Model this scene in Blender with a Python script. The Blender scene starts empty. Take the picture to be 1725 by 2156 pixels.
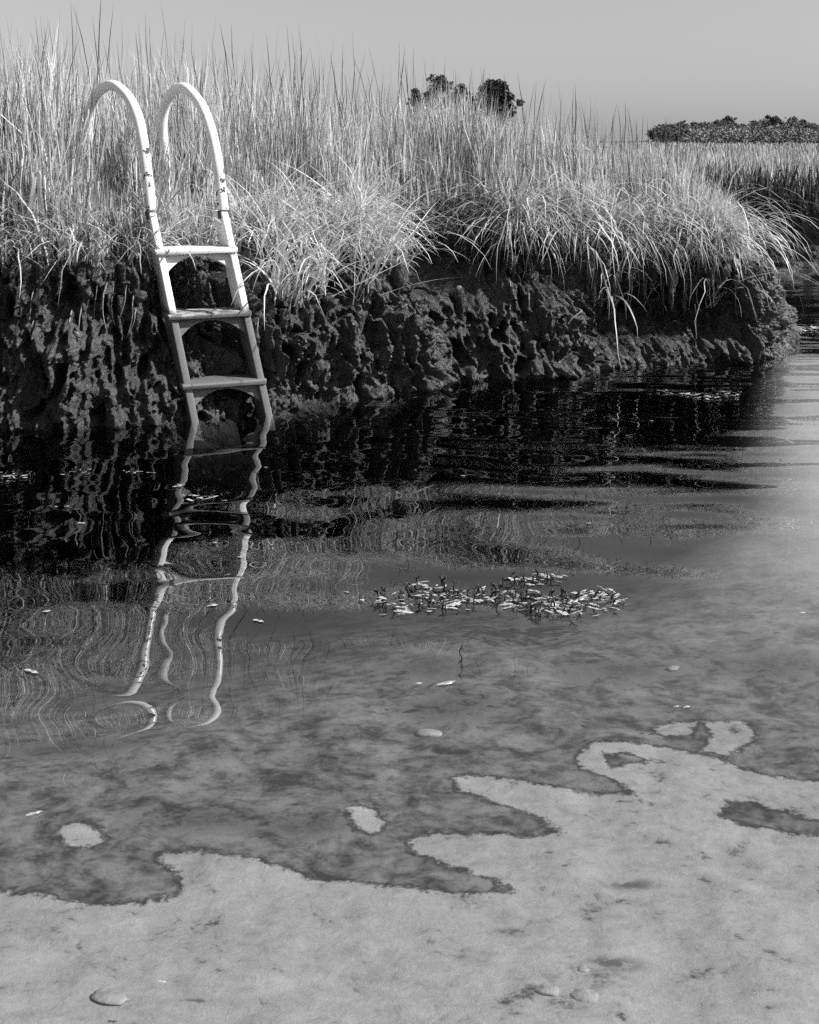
import bpy, math, random
import numpy as np
from mathutils import Vector

random.seed(7)
RNG = np.random.default_rng(11)
S = bpy.context.scene
C = S.collection

# ------------------------------------------------------------------ camera, sky, sun, exposure
CAM_H, FOC, HOR, CX, IW, IH = 1.74, 2500.0, 295.0, 862.5, 1725.0, 2156.0
cam_d = bpy.data.cameras.new('camera')
cam_d.sensor_fit = 'VERTICAL'
cam_d.sensor_height = 36.0
cam_d.sensor_width = 36.0
cam_d.lens = 36.0 * FOC / IH
cam_d.shift_y = -(IH / 2 - HOR) / IH
cam_d.clip_start = 0.05
cam_d.clip_end = 5000
cam = bpy.data.objects.new('camera', cam_d)
cam.location = (0, 0, CAM_H)
cam.rotation_euler = (math.radians(90), 0, 0)
C.objects.link(cam)
S.camera = cam

SUN = Vector((0.74, -0.13, 0.66)).normalized()
world = bpy.data.worlds.new('World')
S.world = world
world.use_nodes = True
wn = world.node_tree
wn.nodes.clear()
sky = wn.nodes.new('ShaderNodeTexSky')
sky.sky_type = 'NISHITA'
sky.sun_disc = False
sky.sun_elevation = math.asin(SUN.z)
sky.sun_rotation = math.atan2(SUN.x, SUN.y)
sky.air_density = 2.2
sky.dust_density = 0.3
bw = wn.nodes.new('ShaderNodeRGBToBW')          # black-and-white photograph
bg = wn.nodes.new('ShaderNodeBackground')
bg.inputs['Strength'].default_value = 0.05
wo = wn.nodes.new('ShaderNodeOutputWorld')
wn.links.new(sky.outputs[0], bw.inputs[0])
wn.links.new(bw.outputs[0], bg.inputs['Color'])
wn.links.new(bg.outputs[0], wo.inputs['Surface'])

sun_d = bpy.data.lights.new('sun', 'SUN')
sun_d.energy = 5.0
sun_d.angle = math.radians(1.8)
sun = bpy.data.objects.new('sun', sun_d)
sun.rotation_euler = SUN.to_track_quat('Z', 'Y').to_euler()
sun.location = (20, -10, 20)
C.objects.link(sun)

S.view_settings.view_transform = 'Standard'
S.view_settings.look = 'None'
S.view_settings.gamma = 1.0
S.view_settings.exposure = 0.82
S.view_settings.use_curve_mapping = False
S.render.engine = 'CYCLES'
S.cycles.use_denoising = False
S.cycles.use_adaptive_sampling = True
S.cycles.adaptive_threshold = 0.03
S.cycles.max_bounces = 5
S.cycles.diffuse_bounces = 2
S.cycles.glossy_bounces = 2
S.cycles.transmission_bounces = 3
S.cycles.transparent_max_bounces = 16
S.cycles.sample_clamp_indirect = 4.0
S.cycles.caustics_reflective = False
S.cycles.caustics_refractive = False


# ------------------------------------------------------------------ helpers
def P(x, y, D):
    """point seen at picture position x, y (1725 x 2156 frame) at depth D"""
    return np.array([(x - CX) / FOC * D, D, CAM_H - (y - HOR) / FOC * D])


def W(x, y, z=0.0):
    """point at height z seen at picture position x, y"""
    return P(x, y, (CAM_H - z) * FOC / (y - HOR))


def tag(o, label=None, cat=None, group=None, kind=None):
    if label: o['label'] = label
    if cat: o['category'] = cat
    if group: o['group'] = group
    if kind: o['kind'] = kind
    return o


def empty(name, loc):
    o = bpy.data.objects.new(name, None)
    o.location = loc
    o.empty_display_size = 0.1
    C.objects.link(o)
    return o


def mesh_np(name, verts, quads=None, tris=None, smooth=True, attrs=None):
    me = bpy.data.meshes.new(name)
    verts = np.asarray(verts, dtype=np.float32)
    nq = 0 if quads is None else len(quads)
    nt = 0 if tris is None else len(tris)
    me.vertices.add(len(verts))
    me.vertices.foreach_set('co', verts.ravel())
    idx = []
    if nq: idx.append(np.asarray(quads, dtype=np.int32).ravel())
    if nt: idx.append(np.asarray(tris, dtype=np.int32).ravel())
    idx = np.concatenate(idx)
    me.loops.add(len(idx))
    me.loops.foreach_set('vertex_index', idx)
    me.polygons.add(nq + nt)
    starts = np.concatenate([np.arange(nq) * 4, nq * 4 + np.arange(nt) * 3]).astype(np.int32)
    me.polygons.foreach_set('loop_start', starts)
    me.polygons.foreach_set('use_smooth', np.full(nq + nt, smooth))
    me.update(calc_edges=True)
    for k, v in (attrs or {}).items():
        a = me.attributes.new(k, 'FLOAT', 'POINT')
        a.data.foreach_set('value', np.asarray(v, dtype=np.float32))
    me.validate()
    return me


def link(name, me, mat, parent=None):
    o = bpy.data.objects.new(name, me)
    if mat and not me.materials: me.materials.append(mat)
    C.objects.link(o)
    if parent: o.parent = parent
    return o


def grid_quads(nu, nv):
    i = np.arange(nu - 1)[:, None] * nv + np.arange(nv - 1)[None, :]
    return np.stack([i, i + nv, i + nv + 1, i + 1], -1).reshape(-1, 4)


def _hash(ix, iy, iz, seed):
    h = (ix.astype(np.int64) * 374761393 + iy.astype(np.int64) * 668265263 + iz.astype(np.int64) * 2147483647 + seed * 974634777)
    h = (h ^ (h >> 13)) * 1274126177
    h = h & 0x7fffffff
    h = (h ^ (h >> 16)) * 2246822519 & 0x7fffffff
    return ((h ^ (h >> 15)) & 0xffffff) / float(0xffffff)


def vnoise(x, y, z, seed=0):
    """smooth value noise in -1..1"""
    x, y, z = np.broadcast_arrays(x, y, z)
    x0, y0, z0 = np.floor(x), np.floor(y), np.floor(z)
    fx, fy, fz = x - x0, y - y0, z - z0
    fx, fy, fz = [f * f * f * (f * (f * 6 - 15) + 10) for f in (fx, fy, fz)]
    r = 0
    for a in (0, 1):
        for b in (0, 1):
            for c in (0, 1):
                w = (fx if a else 1 - fx) * (fy if b else 1 - fy) * (fz if c else 1 - fz)
                r = r + w * _hash(x0 + a, y0 + b, z0 + c, seed)
    return r * 2 - 1


def fbm(x, y, z, octv=4, seed=0, gain=0.5):
    r, a = 0, 1.0
    for i in range(octv):
        r = r + a * vnoise(x * 2 ** i, y * 2 ** i, z * 2 ** i, seed + i * 17)
        a *= gain
    return r


def sstep(a, b, x):
    t = np.clip((x - a) / (b - a), 0, 1)
    return t * t * (3 - 2 * t)


def tube(path, radii, sides=10, cap=True):
    """tapered tube along a path -> verts, quads, tris"""
    path = np.asarray(path, float)
    n = len(path)
    radii = np.broadcast_to(np.asarray(radii, float), (n,))
    tan = np.gradient(path, axis=0)
    tan /= np.linalg.norm(tan, axis=1)[:, None] + 1e-12
    ref = np.array([1.0, 0.13, 0.07]) if abs(tan[0][0]) < 0.8 else np.array([0.1, 1.0, 0.05])
    a = np.cross(tan[0], ref); a /= np.linalg.norm(a)
    V = []
    for i in range(n):
        a = a - tan[i] * a.dot(tan[i]); a /= np.linalg.norm(a)
        b = np.cross(tan[i], a)
        for k in range(sides):
            t = 2 * math.pi * k / sides
            V.append(path[i] + radii[i] * (math.cos(t) * a + math.sin(t) * b))
    Q = []
    for i in range(n - 1):
        for k in range(sides):
            k2 = (k + 1) % sides
            Q.append((i * sides + k, i * sides + k2, (i + 1) * sides + k2, (i + 1) * sides + k))
    T = []
    if cap:
        for i, flip in ((0, True), (n - 1, False)):
            V.append(path[i]); c = len(V) - 1
            for k in range(sides):
                k2 = (k + 1) % sides
                T.append((c, i * sides + k2, i * sides + k) if flip else (c, i * sides + k, i * sides + k2))
    return np.array(V), Q, T


def catmull(pts, n):
    pts = np.asarray(pts, float)
    m = len(pts)
    e = np.vstack([2 * pts[0] - pts[1], pts, 2 * pts[-1] - pts[-2]])
    t = np.linspace(0, m - 1 - 1e-9, n)
    i = t.astype(int); f = (t - i)[:, None]
    p0, p1, p2, p3 = e[i], e[i + 1], e[i + 2], e[i + 3]
    return 0.5 * (2 * p1 + (p2 - p0) * f + (2 * p0 - 5 * p1 + 4 * p2 - p3) * f ** 2 + (3 * p1 - p0 - 3 * p2 + p3) * f ** 3)


# ------------------------------------------------------------------ materials (neutral greys: the photograph is black and white)
class NT:
    def __init__(self, name):
        self.m = bpy.data.materials.new(name)
        self.m.use_nodes = True
        self.t = self.m.node_tree
        self.t.nodes.clear()
        self.out = self.t.nodes.new('ShaderNodeOutputMaterial')

    def n(self, kind, **kw):
        nd = self.t.nodes.new('ShaderNode' + kind)
        for k, v in kw.items(): setattr(nd, k, v)
        return nd

    def l(self, a, b): self.t.links.new(a, b)

    def setv(self, sock, v):
        if hasattr(v, 'is_linked') or hasattr(v, 'links'): self.l(v, sock)
        else: sock.default_value = v

    def math(self, op, a, b=0.0, c=0.0, clamp=False):
        nd = self.n('Math', operation=op, use_clamp=clamp)
        for i, v in enumerate((a, b, c)): self.setv(nd.inputs[i], v)
        return nd.outputs[0]

    def coord(self, kind='Object', scale=(1, 1, 1), rot=(0, 0, 0)):
        tc = self.n('TexCoord')
        mp = self.n('Mapping')
        mp.inputs['Scale'].default_value = scale
        mp.inputs['Rotation'].default_value = rot
        self.l(tc.outputs[kind], mp.inputs[0])
        return mp.outputs[0]

    def noise(self, vec, scale, detail=4, rough=0.55, dist=0.0):
        nd = self.n('TexNoise')
        self.l(vec, nd.inputs['Vector'])
        nd.inputs['Scale'].default_value = scale
        nd.inputs['Detail'].default_value = detail
        nd.inputs['Roughness'].default_value = rough
        nd.inputs['Distortion'].default_value = dist
        return nd.outputs[0]

    def ramp(self, fac, stops):
        nd = self.n('ValToRGB')
        r = nd.color_ramp
        while len(r.elements) < len(stops): r.elements.new(0.5)
        for e, (p, v) in zip(r.elements, stops):
            e.position = p; e.color = (v, v, v, 1)
        self.l(fac, nd.inputs[0])
        return nd.outputs[0]

    def mix(self, fac, a, b):
        nd = self.n('Mix', data_type='FLOAT')
        self.setv(nd.inputs[0], fac); self.setv(nd.inputs[2], a); self.setv(nd.inputs[3], b)
        return nd.outputs[0]

    def attr(self, name):
        nd = self.n('Attribute'); nd.attribute_name = name
        return nd.outputs['Fac']

    def bump(self, h, dist, strength=1.0):
        nd = self.n('Bump')
        nd.inputs['Strength'].default_value = strength
        nd.inputs['Distance'].default_value = dist
        self.l(h, nd.inputs['Height'])
        return nd.outputs[0]

    def principled(self, col, rough=0.6, spec=0.5, normal=None):
        p = self.n('BsdfPrincipled')
        self.setv(p.inputs['Base Color'], col if not isinstance(col, float) else (col, col, col, 1))
        self.setv(p.inputs['Roughness'], rough)
        self.setv(p.inputs['Specular IOR Level'], spec)
        if normal is not None: self.l(normal, p.inputs['Normal'])
        return p.outputs[0]

    def done(self, sh):
        self.l(sh, self.out.inputs['Surface'])
        return self.m


def mat_grass(name, gain=1.0, transl=0.35):
    m = NT(name)
    tone = m.attr('tone')
    streak = m.noise(m.coord('Object'), 9.0, 3)
    col = m.math('MULTIPLY', tone, m.math('MULTIPLY_ADD', streak, 0.5, 0.75 * gain))
    p = m.principled(col, 0.42, 0.45)
    tr = m.n('BsdfTranslucent'); m.l(col, tr.inputs[0])
    mx = m.n('MixShader'); mx.inputs[0].default_value = transl
    m.l(p, mx.inputs[1]); m.l(tr.outputs[0], mx.inputs[2])
    return m.done(mx.outputs[0])


def mat_mud(name, lo=0.03, hi=0.12, wet=0.5):
    m = NT(name)
    v = m.coord('Object')
    a = m.noise(v, 5.0, 6, 0.6)
    b = m.noise(v, 48.0, 7, 0.78)
    c = m.noise(m.coord('Object', (1, 1, 0.3)), 26.0, 4, 0.6)      # streaks that run down the face
    f = m.math('ADD', m.math('MULTIPLY', a, 0.25), m.math('MULTIPLY', b, 0.5))
    f = m.math('ADD', f, m.math('MULTIPLY', c, 0.25))
    col = m.ramp(f, [(0.38, lo), (0.50, lo * 0.6 + hi * 0.25), (0.58, hi * 0.7), (0.66, hi)])
    h = m.noise(v, 20.0, 3, 0.6)
    h = m.math('ADD', h, m.math('MULTIPLY', b, 0.25))
    nrm = m.bump(h, 0.06, 1.0)
    rough = m.ramp(m.noise(v, 14.0, 4), [(0.35, 0.38), (0.62, 0.8)])
    return m.done(m.principled(col, rough, wet, nrm))


def mat_plain(name, lo, hi, scale=20.0, rough=0.6, spec=0.4, bump=0.0):
    m = NT(name)
    f = m.noise(m.coord('Object'), scale, 5, 0.6)
    col = m.ramp(f, [(0.3, lo), (0.7, hi)])
    nrm = m.bump(f, bump, 1.0) if bump else None
    return m.done(m.principled(col, rough, spec, nrm))


def mat_ladder():
    """pale moulded plastic, grey tidal film below the middle tread"""
    m = NT('ladder_plastic')
    g = m.n('NewGeometry')
    sx = m.n('SeparateXYZ'); m.l(g.outputs['Position'], sx.inputs[0])
    v = m.coord('Object')
    edge = m.noise(v, 16.0, 3, 0.5)
    z = m.math('ADD', sx.outputs[2], m.math('MULTIPLY', m.math('SUBTRACT', edge, 0.5), 0.16))
    clean = m.math('MULTIPLY_ADD', z, 14.0, -0.64 * 14.0, clamp=True)
    speck = m.noise(v, 120.0, 3, 0.7)
    film = m.math('MULTIPLY_ADD', speck, 0.20, 0.03)
    cl = m.math('MULTIPLY_ADD', m.noise(v, 40.0, 3), 0.10, 0.72)
    col = m.mix(clean, film, cl)
    grime = m.ramp(m.noise(v, 55.0, 6, 0.75), [(0.60, 1.0), (0.68, 0.45)])
    col = m.math('MULTIPLY', col, grime)
    nrm = m.bump(speck, 0.0015, 0.6)
    return m.done(m.principled(col, 0.45, 0.45, nrm))


def mat_paint():
    """white painted tube with chips down to dark rust"""
    m = NT('chipped_white_paint')
    v = m.coord('Object')
    g = m.n('NewGeometry')
    sx = m.n('SeparateXYZ'); m.l(g.outputs['Position'], sx.inputs[0])
    low = m.math('MULTIPLY_ADD', sx.outputs[2], -1.1, 2.05, clamp=True)     # rust is worst at the socket
    f = m.noise(v, 13.0, 7, 0.68)
    f = m.math('ADD', f, m.math('MULTIPLY', low, 0.13))
    chip = m.ramp(f, [(0.632, 0.0), (0.647, 1.0)])
    st = m.ramp(m.noise(m.coord('Object', (1, 1, 0.25)), 30.0, 4), [(0.42, 0.0), (0.66, 1.0)])
    paint = m.math('SUBTRACT', 0.80, m.math('MULTIPLY', st, m.math('MULTIPLY', low, 0.5)))
    col = m.mix(chip, paint, 0.05)
    nrm = m.bump(m.math('SUBTRACT', 1.0, chip), 0.0015, 0.8)
    return m.done(m.principled(col, m.mix(chip, 0.32, 0.9), 0.5, nrm))


WOFF = (3.7, 5.3, 2.1)


def mat_water():
    m = NT('creek_water')
    tc = m.n('NewGeometry')
    sx = m.n('SeparateXYZ'); m.l(tc.outputs['Position'], sx.inputs[0])
    def nz(scale, sc, det, dist=0.0, rot=0.0):
        mp = m.n('Mapping'); mp.inputs['Scale'].default_value = sc; mp.inputs['Location'].default_value = WOFF
        mp.inputs['Rotation'].default_value = (0, 0, rot)
        m.l(tc.outputs['Position'], mp.inputs[0])
        return m.noise(mp.outputs[0], scale, det, 0.4, dist)
    swell = nz(1.0, (0.9, 1.5, 1), 0.0, 0.0, 0.12)
    mid = nz(1.0, (2.6, 3.8, 1), 0.0, 0.0, 0.16)
    small = nz(1.0, (2.6, 9.0, 1), 0.0, 0.0, 0.08)
    # small wind ripples only out round the point, to the right
    rx = m.math('MULTIPLY_ADD', sx.outputs[0], 0.7, -0.1, clamp=True)
    ry = m.math('MULTIPLY_ADD', sx.outputs[1], 0.5, -2.3, clamp=True)
    rip = m.math('MULTIPLY', rx, ry)
    h = m.math('MULTIPLY', swell, 0.020)
    h = m.math('ADD', h, m.math('MULTIPLY', mid, 0.0085))
    h = m.math('ADD', h, m.math('MULTIPLY', small, m.math('MULTIPLY_ADD', rip, 0.0062, 0.0004)))
    # a slow train of curved wavelets rolling in from round the point
    dx = m.math('SUBTRACT', sx.outputs[0], 2.6); dy = m.math('SUBTRACT', sx.outputs[1], 12.5)
    dist = m.math('SQRT', m.math('ADD', m.math('MULTIPLY', m.math('MULTIPLY', dx, dx), 0.6), m.math('MULTIPLY', dy, dy)))
    dist = m.math('ADD', dist, m.math('MULTIPLY', nz(1.0, (0.8, 0.9, 1), 1.0, 0.0, 0.3), 0.9))
    ring = m.math('SINE', m.math('MULTIPLY', dist, 11.5))
    amp = m.math('MULTIPLY', m.math('MULTIPLY_ADD', sx.outputs[0], 0.8, 0.65, clamp=True), m.math('MULTIPLY_ADD', sx.outputs[1], 1.1, -3.7, clamp=True))
    amp = m.math('MULTIPLY', amp, m.math('MULTIPLY_ADD', sx.outputs[1], -0.5, 4.6, clamp=True))
    h = m.math('ADD', h, m.math('MULTIPLY', ring, m.math('MULTIPLY', amp, 0.0034)))
    nrm = m.bump(h, 1.0, 1.0)
    fr = m.n('Fresnel'); fr.inputs['IOR'].default_value = 2.25
    m.l(nrm, fr.inputs['Normal'])
    gl = m.n('BsdfGlossy'); gl.inputs['Roughness'].default_value = 0.0
    gl.inputs['Color'].default_value = (1, 1, 1, 1)
    m.l(nrm, gl.inputs['Normal'])
    tr = m.n('BsdfTransparent')
    mx = m.n('MixShader')
    fac = m.math('MULTIPLY', fr.outputs[0], m.math('SUBTRACT', 1.0, tc.outputs['Backfacing']))     # mirror on the air side only
    m.l(fac, mx.inputs[0]); m.l(tr.outputs[0], mx.inputs[1]); m.l(gl.outputs[0], mx.inputs[2])
    va = m.n('VolumeAbsorption')
    va.inputs['Color'].default_value = (0, 0, 0, 1)
    va.inputs['Density'].default_value = 2.1
    m.l(va.outputs[0], m.out.inputs['Volume'])
    return m.done(mx.outputs[0])


def mat_bed():
    m = NT('creek_bed_silt')
    v = m.coord('Object')
    d = m.attr('silt')            # signed distance (m) to the pale silt tongues, + inside
    wob = m.noise(v, 22.0, 7, 0.7)
    fine = m.noise(v, 90.0, 3, 0.7)
    dd = m.math('ADD', d, m.math('MULTIPLY', m.math('SUBTRACT', wob, 0.5), 0.085))
    dd = m.math('ADD', dd, m.math('MULTIPLY', m.math('SUBTRACT', m.noise(m.coord('Object', (0.5, 1, 1)), 60.0, 4, 0.7), 0.5), 0.035))
    dd = m.math('ADD', dd, m.math('MULTIPLY', m.math('SUBTRACT', fine, 0.5), 0.02))
    inside = m.math('MULTIPLY_ADD', dd, 70.0, 0.5, clamp=True)
    rim = m.math('SUBTRACT', 1.0, m.math('MULTIPLY', m.math('ABSOLUTE', m.math('SUBTRACT', dd, -0.006)), 68.0), clamp=True)
    grain = m.noise(v, 420.0, 2, 0.8)
    va = m.coord('Object', (0.72, 1.0, 1.0))
    blot = m.noise(va, 10.0, 8, 0.68, 0.5)
    blot2 = m.noise(va, 30.0, 7, 0.68, 0.4)
    dark = m.ramp(m.math('ADD', m.math('MULTIPLY', blot, 0.6), m.math('MULTIPLY', blot2, 0.4)),
                  [(0.40, 0.02), (0.46, 0.09), (0.52, 0.17), (0.60, 0.25)])
    pale = m.ramp(m.math('ADD', m.math('MULTIPLY', blot, 0.5), m.math('MULTIPLY', blot2, 0.5)),
                  [(0.37, 0.07), (0.43, 0.32), (0.52, 0.39), (0.62, 0.45)])
    col = m.mix(inside, dark, pale)
    brk = m.ramp(m.noise(v, 30.0, 4), [(0.38, 0.55), (0.55, 1.0)])
    col = m.mix(m.math('MULTIPLY', rim, brk), col, 0.008)  # tongue edges also draw the water's glossy contour rings in bed colour
    wd = m.math('ADD', m.attr('weed'), m.math('MULTIPLY', m.math('SUBTRACT', m.math('ADD', blot, blot2), 1.0), 4.5))
    wd = m.math('MULTIPLY', m.math('MULTIPLY_ADD', wd, 1.6, -0.45, clamp=True), m.math('MULTIPLY', m.attr('weed'), 1.6, clamp=True))
    col = m.mix(m.math('MULTIPLY', wd, 0.85), col, 0.02)
    col = m.mix(m.math('MULTIPLY', m.attr('bar'), 0.85), col, 0.55)  # sky reflection put into the bed as a pale tone
    col = m.mix(m.attr('channel'), col, 0.012)                  # black channel mud; also paints in the light lost in deep water
    col = m.math('MULTIPLY', col, m.math('MULTIPLY_ADD', grain, 1.2, 0.4))
    nrm = m.bump(blot2, 0.01, 0.6)
    return m.done(m.principled(col, 0.9, 0.1, nrm))


M_GRASS = mat_grass('straw_grass', 1.0, 0.35)
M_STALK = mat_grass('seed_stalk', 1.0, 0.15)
M_MUD = mat_mud('peat_mud', 0.008, 0.125, 0.6)
M_FARMUD = mat_mud('far_mud', 0.012, 0.16, 0.4)
M_SOIL = mat_plain('marsh_soil', 0.02, 0.06, 3.0, 0.95, 0.1)
M_LADDER = mat_ladder()
M_PAINT = mat_paint()
M_RUST = mat_plain('rusty_collar', 0.02, 0.12, 60.0, 0.8, 0.3, 0.002)
M_WATER = mat_water()
M_BED = mat_bed()
M_ROOT = mat_plain('root', 0.08, 0.30, 40.0, 0.8, 0.3)
M_TWIG = mat_plain('dark_twig', 0.01, 0.04, 60.0, 0.8, 0.3)
M_STONE = mat_plain('pebble_stone', 0.12, 0.20, 30.0, 0.5, 0.4)
M_BEDSTONE = mat_plain('bed_stone', 0.24, 0.46, 40.0, 0.9, 0.2, 0.004)
M_SHELL = mat_plain('shell', 0.55, 0.75, 30.0, 0.45, 0.5)
M_LEAF = mat_plain('pale_weed_leaf', 0.13, 0.55, 6.0, 0.35, 0.6)
M_SPRIG = mat_plain('dark_weed', 0.006, 0.03, 30.0, 0.5, 0.4)
def mat_leaf(name, lo, hi):
    m = NT(name)
    oi = m.n('ObjectInfo')
    f = m.noise(m.coord('Object'), 1.2, 4, 0.6)
    f = m.math('ADD', m.math('MULTIPLY', f, 0.6), m.math('MULTIPLY', oi.outputs['Random'], 0.4))
    return m.done(m.principled(m.ramp(f, [(0.25, lo), (0.75, hi)]), 0.8, 0.2))


M_FOLI = mat_leaf('tree_leaves', 0.02, 0.14)
M_FOLI2 = mat_leaf('shrub_leaves', 0.12, 0.42)
M_BARK = mat_plain('bark', 0.03, 0.08, 8.0, 0.9, 0.2)
M_HILL = mat_plain('hill_ground', 0.04, 0.10, 0.4, 0.95, 0.1)

# ------------------------------------------------------------------ bank shape
# control points: picture x, picture y of the waterline, profile, lip height
PZ = np.array([-0.45, 0.0, 0.10, 0.25, 0.45, 0.60, 0.75, 0.90, 1.0])           # height / lip height
PROF = {
    'left':  [0.25, 0.0, 0.01, 0.04, 0.09, 0.14, 0.12, 0.12, 0.28],
    'lad':   [-0.25, 0.0, 0.06, 0.15, 0.27, 0.38, 0.46, 0.52, 0.70],
    'prom':  [0.22, 0.0, 0.01, 0.03, 0.06, 0.11, 0.22, 0.42, 0.74],
    'gully': [0.22, 0.0, 0.06, 0.16, 0.30, 0.62, 0.96, 0.98, 1.06],
    'shelf': [0.22, 0.0, 0.02, 0.04, 0.10, 0.26, 0.56, 0.52, 0.70],
    'under': [0.22, 0.0, 0.08, 0.34, 0.58, 0.55, 0.24, 0.20, 0.38],
    'tip':   [0.22, 0.0, 0.03, 0.08, 0.14, 0.20, 0.26, 0.30, 0.40],
}
CTRL = [(-420, 912, 'left', 1.0), (-200, 905, 'left', 1.0), (0, 900, 'left', 1.0), (150, 898, 'left', 0.98), (290, 891, 'left', 0.98),
        (390, 884, 'lad', 1.02), (480, 873, 'lad', 1.02), (560, 861, 'prom', 0.98), (660, 850, 'prom', 0.98),
        (770, 838, 'prom', 0.98), (870, 826, 'prom', 0.97), (912, 819, 'prom', 0.97), (926, 804, 'gully', 1.0), (1000, 799, 'gully', 1.02),
        (1090, 797, 'shelf', 1.0), (1180, 793, 'shelf', 0.96), (1250, 783, 'shelf', 0.90), (1330, 773, 'under', 0.86), (1430, 767, 'under', 0.82),
        (1530, 764, 'under', 0.80), (1585, 762, 'tip', 0.80), (1628, 757, 'tip', 0.80), (1656, 747, 'tip', 0.80),
        (1663, 732, 'tip', 0.80), (1650, 712, 'tip', 0.80), (1625, 684, 'tip', 0.82), (1600, 650, 'tip', 0.85), (1540, 615, 'tip', 0.88)]


def bank_curve(ctrl, ds):
    pts = np.array([W(c[0], c[1])[:2] for c in ctrl])
    fine = catmull(pts, 4000)
    k = np.linspace(0, len(ctrl) - 1, 4000)
    s = np.concatenate([[0], np.cumsum(np.linalg.norm(np.diff(fine, axis=0), axis=1))])
    n = int(s[-1] / ds)
    su = np.linspace(0, s[-1], n)
    base = np.stack([np.interp(su, s, fine[:, 0]), np.interp(su, s, fine[:, 1])], 1)
    ku = np.interp(su, s, k)
    # inward normal, smoothed
    t = np.gradient(base, axis=0)
    w = max(3, int(0.55 / ds))
    ker = np.hanning(w); ker /= ker.sum()
    t = np.stack([np.convolve(np.pad(t[:, i], w, 'edge'), ker, 'same')[w:-w] for i in (0, 1)], 1)
    t /= np.linalg.norm(t, axis=1)[:, None]
    nin = np.stack([-t[:, 1], t[:, 0]], 1)
    tab = np.array([PROF[c[2]] for c in ctrl])
    lip = np.array([c[3] for c in ctrl])
    kk = np.arange(len(ctrl))
    prof = np.stack([np.interp(ku, kk, tab[:, j]) for j in range(tab.shape[1])], 1)
    lipz = np.interp(ku, kk, lip)
    ximg = np.interp(ku, kk, [c[0] for c in ctrl])
    return su, base, nin, prof, lipz, ximg, ku


def cells(u, v, seed, jitter=0.85, rlo=0.18, rhi=0.5, keep=0.75):
    """scattered round pits: 0 outside, 1 in the middle"""
    u0, v0 = np.floor(u), np.floor(v)
    best = np.zeros_like(u)
    for a in (-1, 0, 1):
        for b in (-1, 0, 1):
            cu, cv = u0 + a, v0 + b
            px = cu + 0.5 + jitter * (_hash(cu, cv, cu * 0, seed) - 0.5)
            py = cv + 0.5 + jitter * (_hash(cu, cv, cu * 0, seed + 5) - 0.5)
            r = rlo + (rhi - rlo) * _hash(cu, cv, cu * 0, seed + 9)
            on = _hash(cu, cv, cu * 0, seed + 13) < keep
            q = 1 - np.sqrt((u - px) ** 2 + (v - py) ** 2) / r
            best = np.maximum(best, np.where(on, np.clip(q, 0, 1), 0))
    return best


DS = 0.0085
su, base, nin, prof, lipz, ximg, ku = bank_curve(CTRL, DS)
NV = 170
vlev = np.linspace(PZ[0], 1.0, NV)
offs = np.stack([np.interp(vlev, PZ, prof[i]) for i in range(len(su))])
ker = np.hanning(13); ker /= ker.sum()
offs = np.apply_along_axis(lambda r: np.convolve(np.pad(r, 6, 'edge'), ker, 'valid'), 1, offs)
Z = vlev[None, :] * lipz[:, None]
U = np.repeat(su[:, None], NV, 1)
warp = 0.12 * fbm(U * 3, Z * 3, 0 * U, 3, 3)
warp2 = 0.12 * fbm(U * 3, Z * 3, 0 * U + 7.7, 3, 4)
face = sstep(-0.1, 0.06, vlev)[None, :] * (1 - 0.55 * sstep(0.85, 1.0, vlev))[None, :]
d = 0.10 * fbm(U * 2.6, Z * 2.2, 0 * U, 3, 21)                                     # big lumps
rid = 1 - np.abs(fbm((U + warp * .7) * 6.5, Z * 1.1, 0 * U + 2.2, 3, 31))               # standing ridges
d += 0.10 * (np.clip(rid, -0.2, 1) - 0.6)
rid2 = 1 - np.abs(fbm((U + warp2 * .5) * 14, Z * 2.6, 0 * U + 4.2, 3, 37))
d += 0.06 * (rid2 - 0.6)
pit = cells((U + warp) * 5.2, (Z + warp2) * 3.6, 41, rlo=0.12, rhi=0.40, keep=0.55)
d -= 0.17 * sstep(0.0, 0.35, pit)
cord = np.clip(1 - 1.6 * np.abs(fbm((U + warp * .35) * 10, Z * 0.9, 0 * U + 6.1, 3, 47)), 0, 1) ** 2      # cords of mud running down
d += 0.055 * cord * sstep(0.05, 0.3, vlev)[None, :]
pit2 = cells((U + warp * .5) * 11, (Z + warp2 * .5) * 7.5, 51, rlo=0.14, rhi=0.40, keep=0.6)
d -= 0.06 * sstep(0.0, 0.4, pit2)
d += 0.040 * fbm(U * 18, Z * 15, 0 * U, 3, 61) + 0.020 * fbm(U * 55, Z * 48, 0 * U, 2, 71)
d *= face
foot = 0.05 * np.exp(-((Z - 0.02) / 0.06) ** 2) * (0.5 + fbm(U * 4, Z * 0, 0 * U, 2, 81))
off = offs - d - foot
zz = Z + face * 0.025 * fbm(U * 9, Z * 9, 0 * U + 9, 3, 91) + 0.05 * (vlev > 0.9)[None, :] * fbm(U * 3, Z * 0, 0 * U, 2, 93)
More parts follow.
